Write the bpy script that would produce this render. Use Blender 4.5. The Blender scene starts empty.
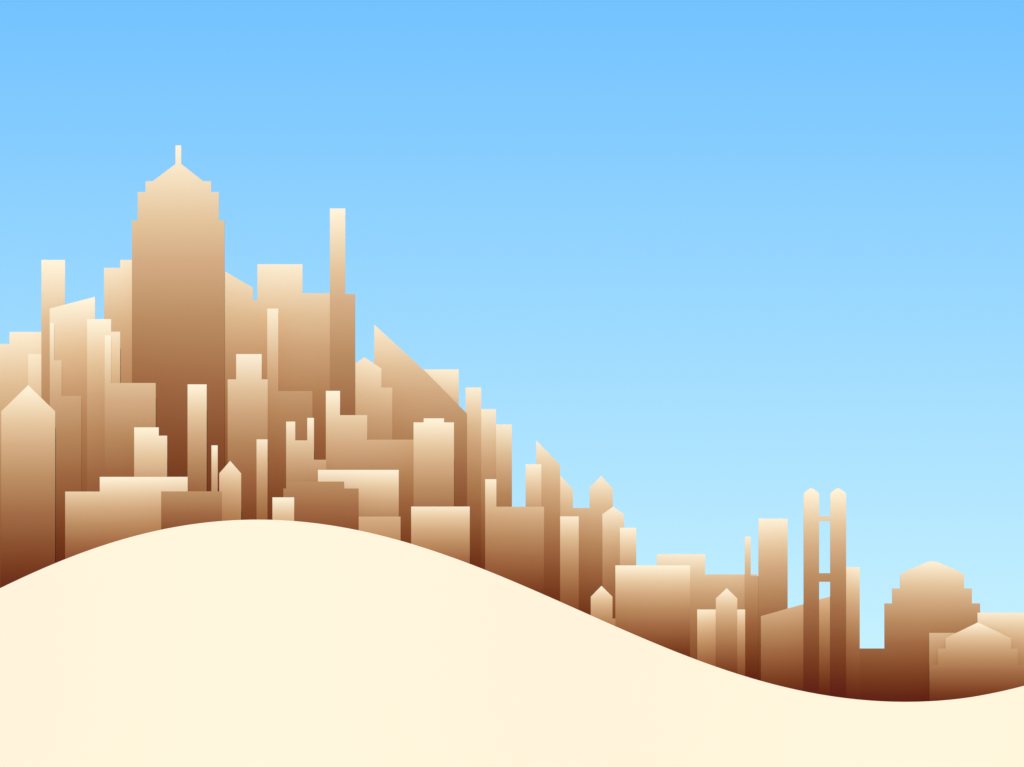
import bpy, math

# ------------------------------------------------------------------ scene, camera, light
scene = bpy.context.scene
COL = scene.collection
HORIZON = 690.0            # picture row of the eye level
EYE_TO_TOWN = 40000.0      # metres from the camera to the nearest row of buildings
MPP = 0.5                  # metres one pixel spans at that distance
FPX = EYE_TO_TOWN / MPP

cd = bpy.data.cameras.new('camera')
cam = bpy.data.objects.new('camera', cd)
COL.objects.link(cam)
cam.location = (0, 0, 0)
cam.rotation_euler = (math.radians(90), 0, 0)
cd.sensor_width = 36.0
cd.lens = 36.0 * FPX / 1024.0
cd.shift_y = (HORIZON - 383.5) / 1024.0
cd.clip_start = 1.0
cd.clip_end = 600000.0
scene.camera = cam

SUN_ELEV = math.radians(12)
sd = bpy.data.lights.new('sun', 'SUN')
sd.energy = 4.2
sd.angle = math.radians(0.5)
sd.color = (1.0, 0.90, 0.76)
sun = bpy.data.objects.new('sun', sd)
COL.objects.link(sun)
sun.location = (0, -200, 400)
sun.rotation_euler = (math.radians(90) - SUN_ELEV, 0, 0)   # shines along +Y, from behind the viewer

def lin(c):
    c = c / 255.0
    return c / 12.92 if c <= 0.04045 else ((c + 0.055) / 1.055) ** 2.4
def lin3(c): return tuple(lin(v) for v in c)

world = bpy.data.worlds.new('World')
scene.world = world
world.use_nodes = True
nt = world.node_tree
nt.nodes.clear()
tc = nt.nodes.new('ShaderNodeTexCoord')
sx = nt.nodes.new('ShaderNodeSeparateXYZ')
mr = nt.nodes.new('ShaderNodeMapRange')
rp = nt.nodes.new('ShaderNodeValToRGB')
bg = nt.nodes.new('ShaderNodeBackground')
wo = nt.nodes.new('ShaderNodeOutputWorld')
nt.links.new(tc.outputs['Generated'], sx.inputs[0])
nt.links.new(sx.outputs['Z'], mr.inputs['Value'])
mr.inputs['From Min'].default_value = 0.0
mr.inputs['From Max'].default_value = HORIZON / FPX      # sine of the elevation of the picture's top edge
nt.links.new(mr.outputs[0], rp.inputs[0])
nt.links.new(rp.outputs[0], bg.inputs['Color'])
nt.links.new(bg.outputs[0], wo.inputs['Surface'])
bg.inputs['Strength'].default_value = 1.0
def sky_rgb(row): return (115 + 0.129 * row, 194 + 0.0735 * row, 255)
cr = rp.color_ramp
N = 10
for i in range(N + 1):
    t = i / N
    c = lin3(sky_rgb(HORIZON * (1 - t))) + (1,)
    if i == 0: cr.elements[0].position = 0; cr.elements[0].color = c
    elif i == N: cr.elements[-1].position = 1; cr.elements[-1].color = c
    else: cr.elements.new(t).color = c

scene.view_settings.view_transform = 'Standard'
scene.view_settings.look = 'None'
scene.view_settings.exposure = 0
scene.view_settings.gamma = 1
scene.cycles.max_bounces = 4

# brightness an unshaded white front / dune face shows under this sun and sky (measured)
FRONT = (1.535, 1.600, 1.643)
DUNE = (1.236, 1.550, 1.765)

# ------------------------------------------------------------------ materials
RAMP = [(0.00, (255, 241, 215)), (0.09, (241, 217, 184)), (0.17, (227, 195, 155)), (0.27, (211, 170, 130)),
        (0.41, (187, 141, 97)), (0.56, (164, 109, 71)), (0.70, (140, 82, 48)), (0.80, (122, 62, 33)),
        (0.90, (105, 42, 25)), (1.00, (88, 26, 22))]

def new_mat(name):
    m = bpy.data.materials.new(name); m.use_nodes = True
    b = m.node_tree.nodes['Principled BSDF']
    b.inputs['Roughness'].default_value = 1.0
    b.inputs['Specular IOR Level'].default_value = 0.0
    return m, m.node_tree, b

def stone_mat(name, z_top, z_low):
    """render washed from cream at the top of the building to dark brown at its foot"""
    m, t, b = new_mat(name)
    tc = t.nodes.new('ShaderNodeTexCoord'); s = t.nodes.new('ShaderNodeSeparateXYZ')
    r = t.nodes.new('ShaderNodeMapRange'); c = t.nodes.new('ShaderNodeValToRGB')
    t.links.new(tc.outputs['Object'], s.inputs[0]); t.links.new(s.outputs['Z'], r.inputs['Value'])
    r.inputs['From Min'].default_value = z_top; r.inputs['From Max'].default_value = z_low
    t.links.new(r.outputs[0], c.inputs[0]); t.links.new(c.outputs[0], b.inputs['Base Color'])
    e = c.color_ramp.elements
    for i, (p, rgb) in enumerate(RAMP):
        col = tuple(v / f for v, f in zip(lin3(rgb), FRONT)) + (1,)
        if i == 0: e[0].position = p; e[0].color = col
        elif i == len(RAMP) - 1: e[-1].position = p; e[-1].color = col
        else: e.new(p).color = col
    return m

sand, _, sb = new_mat('pale_sand')
sb.inputs['Base Color'].default_value = tuple(v / f for v, f in zip(lin3((255, 244, 219)), DUNE)) + (1,)

# ------------------------------------------------------------------ the dune and the ground
CREST = [(-160, 671.97), (-136, 659.15), (-112, 646.34), (-88, 633.48), (-64, 620.66), (-40, 608.00), (-16, 595.67), (8, 583.85), (32, 572.69), (56, 562.34), (80, 552.92), (104, 544.54), (128, 537.28), (152, 531.18), (176, 526.31), (200, 522.67), (224, 520.30), (248, 519.18), (272, 519.31), (296, 520.68), (320, 523.26), (344, 527.00), (368, 531.87), (392, 537.80), (416, 544.72), (440, 552.53), (464, 561.14), (488, 570.44), (512, 580.30), (536, 590.58), (560, 601.14), (584, 611.82), (608, 622.49), (632, 632.97), (656, 643.13), (680, 652.82), (704, 661.90), (728, 670.25), (752, 677.78), (776, 684.37), (800, 689.97), (824, 694.49), (848, 697.90), (872, 700.16), (896, 701.24), (920, 701.11), (944, 699.76), (968, 697.04), (992, 692.77), (1016, 687.33), (1040, 680.78), (1064, 673.28), (1088, 665.06), (1112, 656.52), (1136, 648.31), (1160, 641.38), (1184, 637.14)]
def smooth_curve(pts):
    """cubic (Catmull-Rom tangents) through the points"""
    xs = [p[0] for p in pts]; ys = [p[1] for p in pts]; n = len(xs)
    # light smoothing of the tangents so that the ridge has no kinks
    d = [0] * n
    for i in range(n):
        a = max(0, i - 1); b = min(n - 1, i + 1)
        sxx = sum((xs[k] - xs[i]) ** 2 for k in range(a, b + 1))
        d[i] = sum((xs[k] - xs[i]) * (ys[k] - ys[i]) for k in range(a, b + 1)) / sxx
    def f(x):
        if x <= xs[0]: return ys[0] - (xs[0] - x) * 0.0 + (720 - ys[0]) * (1 - math.exp((x - xs[0]) / 300.0))
        if x >= xs[-1]: return ys[-1] + (700 - ys[-1]) * (1 - math.exp(-(x - xs[-1]) / 400.0))
        i = max(k for k in range(n - 1) if xs[k] <= x)
        h = xs[i + 1] - xs[i]; t = (x - xs[i]) / h
        return ((2*t**3 - 3*t**2 + 1) * ys[i] + (t**3 - 2*t**2 + t) * h * d[i]
                + (-2*t**3 + 3*t**2) * ys[i + 1] + (t**3 - t**2) * h * d[i + 1])
    return f
crest_row = smooth_curve(CREST)
CREST_Y = EYE_TO_TOWN - 40.0
def crest_z(X):
    k = CREST_Y / FPX
    return (HORIZON - crest_row(X / k + 512) - 0.55) * k
LOW = -50.0
PITCH = 1.2

def ground():
    xs = [-60000, -30000, -15000, -8000, -4000, -2000, -1200, -800, -600, -480, -400, -350, -310, -285]
    xs += [-270 + i for i in range(541)]
    xs += [285, 310, 350, 400, 480, 600, 800, 1200, 2000, 4000, 8000, 15000, 30000, 60000]
    rows_near = [-8000, -3000, -1200, -700] + [-400 + 40 * i for i in range(21)] + [700, 1500, 3000, 6000, 10000, 14000, 18000, 25000, 32000, 37000, 39000]
    v = []; nrow = None
    for X in xs:
        cz = crest_z(X)
        foot = CREST_Y - (cz - LOW) / PITCH
        col = []
        for Y in rows_near:
            r = math.hypot(X, Y)
            col.append((X, Y, max(LOW, -2.0 - 0.15 * r)))       # the rise the viewer stands on
        col.append((X, foot - 40, LOW))
        for k in range(6):
            t = k / 5
            col.append((X, foot + (CREST_Y - foot) * t, LOW + (cz - LOW) * t))
        col.append((X, CREST_Y + 2, cz - 0.3))
        col.append((X, CREST_Y + 8, cz - 5))
        for Y in (50, 150, 300): col.append((X, EYE_TO_TOWN + Y, cz - 5))
        for Y, t in ((500, .3), (800, .7), (1200, 1), (6000, 1), (20000, 1), (60000, 1), (150000, 1)):
            col.append((X, EYE_TO_TOWN + Y, (cz - 5) * (1 - t) + LOW * t))
        nrow = len(col); v += col
    f = []
    for i in range(len(xs) - 1):
        for j in range(nrow - 1):
            a = i * nrow + j; f.append((a, a + nrow, a + nrow + 1, a + 1))
    me = bpy.data.meshes.new('sand_ground'); me.from_pydata(v, [], f); me.update()
    me.materials.append(sand)
    o = bpy.data.objects.new('sand_ground', me); COL.objects.link(o); o['kind'] = 'structure'
ground()

# ------------------------------------------------------------------ buildings
def px(x, row, Y):
    k = Y / FPX
    return (x + 0.15 - 512) * k, (HORIZON - row - 0.35) * k

def prism(name, pts, y0, y1, material, parent):
    """outline pts (x, z) in the thing's own frame, thickness from y0 to y1"""
    n = len(pts)
    area = sum(pts[i][0] * pts[(i + 1) % n][1] - pts[(i + 1) % n][0] * pts[i][1] for i in range(n))
    if area < 0: pts = pts[::-1]
    v = [(x, y0, z) for x, z in pts] + [(x, y1, z) for x, z in pts]
    f = [tuple(range(n)), tuple(reversed(range(n, 2 * n)))]
    for i in range(n):
        j = (i + 1) % n
        f.append((i, i + n, j + n, j))
    me = bpy.data.meshes.new(name); me.from_pydata(v, [], f); me.update()
    me.materials.append(material)
    o = bpy.data.objects.new(name, me); COL.objects.link(o); o.parent = parent
    return o

COUNT = [0]
def building(name, category, label, layer, y_top, y_dark, parts, group=None, depth=None):
    """parts: (part name, [picture-plane outline]) or (part name, x0, x1, row_top, row_bottom | None = down to the ground)"""
    i = COUNT[0]; COUNT[0] += 1
    Y = EYE_TO_TOWN + (10 - layer) * 16 + (i * 0.7) % 1.5
    allx = []
    for p in parts:
        allx += [p[1], p[2]] if not isinstance(p[1], list) else [q[0] for q in p[1]]
    xa, xb = min(allx), max(allx)
    Xa, _ = px(xa, 0, Y); Xb, _ = px(xb, 0, Y); Xc = (Xa + Xb) / 2
    zg = min(crest_z(Xa + (Xb - Xa) * k / 8) for k in range(9)) - 6.5
    D = depth or max(5.0, min(11.0, (Xb - Xa) * 0.6))
    root = bpy.data.objects.new(name, None); COL.objects.link(root)
    root.location = (Xc, Y + D / 2, zg); root.empty_display_size = 5
    root['label'] = label; root['category'] = category
    if group: root['group'] = group
    single = len(parts) == 1
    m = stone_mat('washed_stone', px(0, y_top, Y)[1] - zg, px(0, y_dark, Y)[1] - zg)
    def loc(x, row):
        X, Z = px(x, row, Y); return X - Xc, Z - zg
    n = len(parts)
    for k, p in enumerate(parts):
        back = D / 2 - (0.5 * k if k < 6 else 3)      # later parts are a little less deep, front faces flush
        if isinstance(p[1], list):
            pts = [loc(x, r) if r is not None else (loc(x, 0)[0], -1.0) for x, r in p[1]]
        else:
            x0, x1, r0, r1 = p[1:5]
            a = loc(x0, r0); b = loc(x1, r0)
            zb = -1.0 if r1 is None else loc(0, r1)[1]
            pts = [(a[0], zb), (b[0], zb), (b[0], b[1]), (a[0], a[1])]
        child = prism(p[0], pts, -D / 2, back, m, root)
    if single:                                   # a plain block is one mesh with no parts
        child.parent = None; child.location = root.location
        for key in root.keys(): child[key] = root[key]
        bpy.data.objects.remove(root); child.name = name; child.data.name = name; root = child
    return root

def gabled(label, layer, y_top, y_dark, x0, x1, ax, ay, e0, e1=None, group='gabled buildings', extra=()):
    e1 = e1 or e0; em = max(e0, e1)
    building('gabled_building', 'building', label, layer, y_top, y_dark,
             [('body', x0, x1, em, None), ('gable_roof', [(x0, em), (x0, e0), (ax, ay), (x1, e1), (x1, em)] if e0 != e1 else [(x0, em), (ax, ay), (x1, em)])] + list(extra), group)

def slab(label, layer, x0, x1, top, dark, group='narrow flat-topped towers', name='slab_tower', cat='tower', start=None):
    building(name, cat, label, layer, start or top, dark, [('body', x0, x1, top, None)], group)

# ---- far left
building('stepped_building', 'building', 'broad flat building cut by the left picture edge, with a lower step on its left', 1, 331.5, 638,
         [('tower_block', 9.3, 60, 331.5, None), ('wing', -40, 9.3, 343.5, None)])
slab('short pale tower rising just behind the roof of the leftmost pointed house', 2, 28, 46, 353.7, 625)
slab('tall slim tower, leftmost in the skyline to stand clear against the sky', 3, 41.2, 65, 259.5, 612)
building('slant_roof_building', 'building', 'building with roof sloping up to the right, in front of the leftmost slim tower', 4, 300, 605,
         [('body', 49.5, 95, 308.2, None), ('slanted_roof', [(49.5, 308.2), (95, 308.2), (95, 296.3)])])
building('stepped_building', 'building', 'building stepping down to the right from a thin shaft, directly behind the leftmost pointed house', 5, 322, 592,
         [('shaft', 49.8, 54, 322.5, None), ('middle_step', 54, 61.6, 360, None), ('low_step', 61.6, 81.2, 395.5, None)])
building('stepped_building', 'building', 'tall pale block with a narrow lower step on its right, beside the great skyscraper', 5, 318.5, 598,
         [('tower_block', 86.9, 111, 318.7, None), ('side_step', 111, 120, 331.3, None)])
building('stepped_building', 'building', 'wide block with a thin tall shaft at its left end, crossing the great spired skyscraper', 6, 335, 580,
         [('wing', 111, 155.6, 382.6, None), ('shaft', 104.6, 111, 335, None)])
gabled('pointed gabled house at the left edge standing straight on the dune, largest of its kind', 8, 385, 609, 1, 55, 28, 384.8, 411)
building('stepped_building', 'tower', 'tall stepped tower half hidden behind the left side of the great spired skyscraper', 2, 259.5, 598,
         [('tower_block', 120, 150, 259.5, None), ('side_step', 103.8, 120, 267.4, None)])

# ---- the great tower
building('spired_skyscraper', 'skyscraper', 'great broad skyscraper with stepped shoulders, pointed roof and spire, tallest in the city', 3, 145, 569,
         [('body', 131.8, 224.5, 220, None), ('shoulder_tier', 137.5, 218.8, 191.6, 220), ('crown_tier', 145.4, 211, 180.8, 191.6),
          ('pointed_roof', [(152.5, 180.8), (175.3, 163.6), (181.1, 163.6), (203.2, 180.8)]), ('spire', 175.3, 181.1, 145, 163.6)], depth=14)
building('stepped_building', 'building', 'flat block right of the great skyscraper, with a sloping roof on its left wing', 1, 263, 570,
         [('tower_block', 257.2, 302.4, 263.8, None), ('wing', 302.4, 338, 292.8, None), ('link', 253, 257.2, 300, None),
          ('wing', 214, 253, 287.5, None), ('sloping_roof', [(214, 287.5), (214, 264.5), (224.5, 270.8), (253, 287.5)])])
building('stepped_tower', 'tower', 'very tall slender tower with a lower step on its right, second highest in the city', 3, 208, 563,
         [('shaft', 329.7, 345.2, 208, None), ('side_step', 345.2, 355.1, 293.5, None)])
building('stepped_building', 'building', 'thin tall shaft with a long low block on its right, between the two tallest towers', 2, 308, 570,
         [('shaft', 267.1, 278.2, 308.2, None), ('low_block', 278.2, 312.4, 390.7, None)])
building('shouldered_tower', 'tower', 'tower with even square shoulders and a flat head, right beside the great spired skyscraper', 3, 353.5, 571,
         [('body', 227.5, 267.6, 379, None), ('head', 236, 261.6, 353.7, 379)])
slab('pale flat pillar standing in front of the great skyscraper near its right side', 7, 187.4, 206.5, 384, 572)
building('stepped_building', 'building', 'small pale block with a stepped right corner, standing above the wide pale low block', 7, 427, 600,
         [('tower_block', 134, 158.6, 427, None), ('side_step', 158.6, 167, 435.3, None)])
building('stepped_building', 'building', "wide pale low block with a lower left step, on the dune's left slope", 8, 476.5, 592,
         [('main_block', 99.6, 187.5, 476.5, None), ('side_step', 65, 99.6, 491.2, None)])
building('chimney_block', 'building', 'brown low block with a very thin chimney, left of the small pointed house', 10, 445, 563,
         [('body', 161, 221.4, 491, None), ('chimney', 211.3, 217.5, 445, 491)])
gabled('small pointed gabled house at the top of the dune, below the great skyscraper', 9, 460, 583, 219.1, 241, 230, 460.5, 473)
slab('thin pale pillar at the crest of the dune, right of the small pointed house', 5, 256.4, 267.4, 439, 577)
building('low_block', 'building', 'small pale cube-like block at the very crest of the dune', 10, 497, 592, [('body', 272.3, 294, 497, None)])

# ---- middle, left of the long slope
building('forked_building', 'building', 'forked building with two thin upright prongs of unequal height', 6.4, 417.5, 575,
         [('body', 286, 326.2, 459.4, None), ('prong', 286, 295.1, 421.2, 459.4), ('crossbar', 295.1, 307.1, 440, 459.4), ('prong', 307.1, 313.8, 417.5, 459.4)])
building('stepped_building', 'building', 'three-step building going down to the right, below the foot of the slender tower', 6, 390.5, 590,
         [('tall_step', 325.7, 339.9, 390.5, None), ('middle_step', 339.9, 367, 414.8, None), ('low_step', 367, 416, 439.3, None)])
building('wide_block', 'building', 'wide bright block behind the dark stepped terrace on the right slope of the crest', 7.1, 469.5, 586, [('body', 317.8, 398.6, 469.5, None)], depth=7)
building('stepped_terrace', 'building', 'dark brown stepped terrace at the dune crest, in front of the wide bright block', 7.9, 417.5, 575,
         [('body', 283.2, 358.4, 488.1, None), ('upper_step', 317.8, 344, 481.2, 488.1), ('upper_step', 286, 317.8, 481.2, 488.1)], depth=8)
building('low_block', 'building', 'low tan block tucked under the wide bright block, touching the dune', 8, 479, 623, [('body', 358.5, 400.4, 516.2, None)])
slab('pale flat-topped block peeking out behind the long diagonal slope', 0, 400, 458.6, 369, 560, group=None, name='flat_block', cat='building')
building('wedge_building', 'building', 'large wedge-shaped building whose long roof falls steeply to the right', 1, 322, 585,
         [('body', 373.7, 466.8, 413.6, None), ('diagonal_roof', [(373.7, 413.6), (374, 324), (425.5, 371.3), (466.4, 412.8), (466.8, 413.6)])])
building('gabled_building', 'building', 'pointed gabled building with a flat side step, between the slender tower and the wedge', 2, 357, 573,
         [('body', 347.5, 381.3, 368.2, None), ('gable_roof', [(347.5, 368.2), (364.4, 356.8), (381.3, 368.2)]), ('side_step', 381.3, 392.2, 387.2, None)], 'gabled buildings')
building('capped_block', 'building', 'pale block with a slightly raised flat cap, in front of the wedge-shaped building', 7, 418, 589,
         [('body', 413.4, 453.8, 422, None), ('cap', 423.5, 443.9, 418, 422)])
building('flat_block', 'building', 'nearly square bright block standing on the dune below the block with the raised cap', 8, 502, 600, [('body', 411, 469.6, 506.2, None)])
g3 = 'three flat towers stepping down beside the wedge building'
slab('first and tallest of three flat towers stepping down right of the wedge-shaped building', 0, 465.4, 481.1, 387.1, 598, g3)
slab('middle of the three flat towers stepping down right of the wedge-shaped building', 0, 481.1, 495.8, 408.7, 602, g3)
slab('last and lowest of three flat towers stepping down right of the wedge-shaped building', 0, 495.8, 511.8, 424, 598, g3)
building('stepped_building', 'building', 'block with a short narrow tower at its left end, below the three descending flat towers', 4, 478.7, 618,
         [('body', 496.2, 543.9, 506.3, None), ('corner_tower', 485, 496.2, 478.8, None)])
slab('short pale tower standing alone against the sky left of the small slanted tower', 3, 525.4, 541.2, 463.8, 612)
building('slant_roof_tower', 'tower', 'narrow tower with a steep slanted top falling to the right, halfway down the slope', 2, 440, 628,
         [('body', 536, 560, 464.7, None), ('slanted_roof', [(536, 464.7), (536, 439.8), (560, 464.7)])])
building('twin_gable_building', 'building', 'building with two pointed gables and a low link between them, halfway down the slope', 1, 475.5, 642,
         [('body', 547, 612.7, 507.6, None), ('gable', [(547, 507.6), (547, 489), (560, 475), (572.8, 489), (572.8, 507.6)]),
          ('gable', [(589.4, 507.6), (589.4, 487.3), (601, 475.6), (612.7, 488), (612.7, 507.6)])])
slab('pale flat tower in front of the twin-gabled building', 2, 560, 578.6, 516, 645)
gabled('tall narrow pointed house overlapping the right gable of the twin-gabled building', 3, 506, 656, 602.2, 623.8, 613, 506.2, 513.8)
slab('pale flat tower right of the narrow pointed house, above the broad block', 4, 619.7, 636.1, 527.3, 657)
gabled('tiny pointed house at the dune edge left of the broad block', 6, 585.5, 664, 590.6, 612.3, 601.3, 585.4, 596.3, extra=[('plinth', 612.3, 615.2, 618.2, None)])

# ---- right half
building('broad_block', 'building', 'broad pale block on the lower slope of the dune, right of the tiny pointed house', 5, 565, 670,
         [('body', 615.2, 689.9, 565, None)])
building('stepped_building', 'building', 'long flat building with a lower right wing, behind the broad block on the lower slope', 3, 553.5, 702,
         [('main_block', 656.6, 705.1, 553.6, None), ('wing', 705.1, 757, 574, None)])
building('flat_block', 'building', 'pale flat block half hidden behind the pointed house on the lower slope', 5, 609, 698, [('body', 697, 745, 609.1, None)])
gabled('pointed gabled house in front of the pale flat block on the lower slope', 6, 588, 691, 715.7, 737.1, 726.6, 587.8, 598)
building('chimney_block', 'building', 'very thin chimney with a low block at its foot, left of the bright flat tower', 4, 536, 692,
         [('body', 750.6, 766, 575.6, None), ('chimney', 744.7, 750.6, 536.1, None)])
slab('bright flat tower between the thin chimney and the twin towers', 5, 758.3, 787.5, 518.2, 697)
building('slant_roof_building', 'building', 'low building with a gently slanted roof, passing behind the twin towers', 6, 578, 705,
         [('body', 760.7, 835, 615.8, None), ('slanted_roof', [(760.7, 615.8), (835, 615.8), (835, 594.6)])])
building('twin_towers', 'twin towers', 'pair of slender round-shouldered towers joined by two bridges', 7, 488, 701,
         [('tower', 803.4, 819, 493.8, None), ('tower', 830, 846, 493.8, None),
          ('tower_cap', [(803.4, 493.8), (804.4, 492), (809.7, 488), (812.7, 488), (818, 492), (819, 493.8)]),
          ('tower_cap', [(830, 493.8), (831, 492), (836.5, 488), (839.5, 488), (845, 492), (846, 493.8)]),
          ('bridge', 819, 830, 515.6, 520.7), ('bridge', 819, 830, 572.8, 581.4)], depth=8)
slab('short pale flat tower touching the right side of the twin towers', 6, 845, 859.6, 566.8, 708)
building('domed_hall', 'hall', 'wide brown hall with stepped shoulders, low peaked roof and a low wing on its left', 4, 560.5, 709,
         [('body', 884.3, 980, 603, None), ('shoulder_tier', 892, 971.8, 588, 603), ('crown_tier', 900, 964, 574.5, 588),
          ('peaked_roof', [(900, 574.5), (907, 570), (929, 561), (936, 561), (957, 570), (964, 574.5)]), ('low_wing', 852, 884.3, 648.1, None)], depth=12)
building('stepped_building', 'building', 'pale block at the right edge with a lower left wing, behind the front stepped hall', 5, 609, 728,
         [('main_block', 977.3, 1045, 612.3, None), ('wing', 929, 977.3, 632.5, None)])
building('stepped_hall', 'hall', 'smaller front hall with stepped shoulders and low pitched roof, at the right picture edge', 6, 621.5, 710,
         [('body', 929.2, 1026.5, 664.5, None), ('shoulder_tier', 937.2, 1017.5, 648.2, 664.5), ('crown_tier', 945.2, 1010.8, 637.8, 648.2),
          ('pitched_roof', [(945.2, 637.8), (977.8, 622), (1010.8, 637.8)])], depth=14)
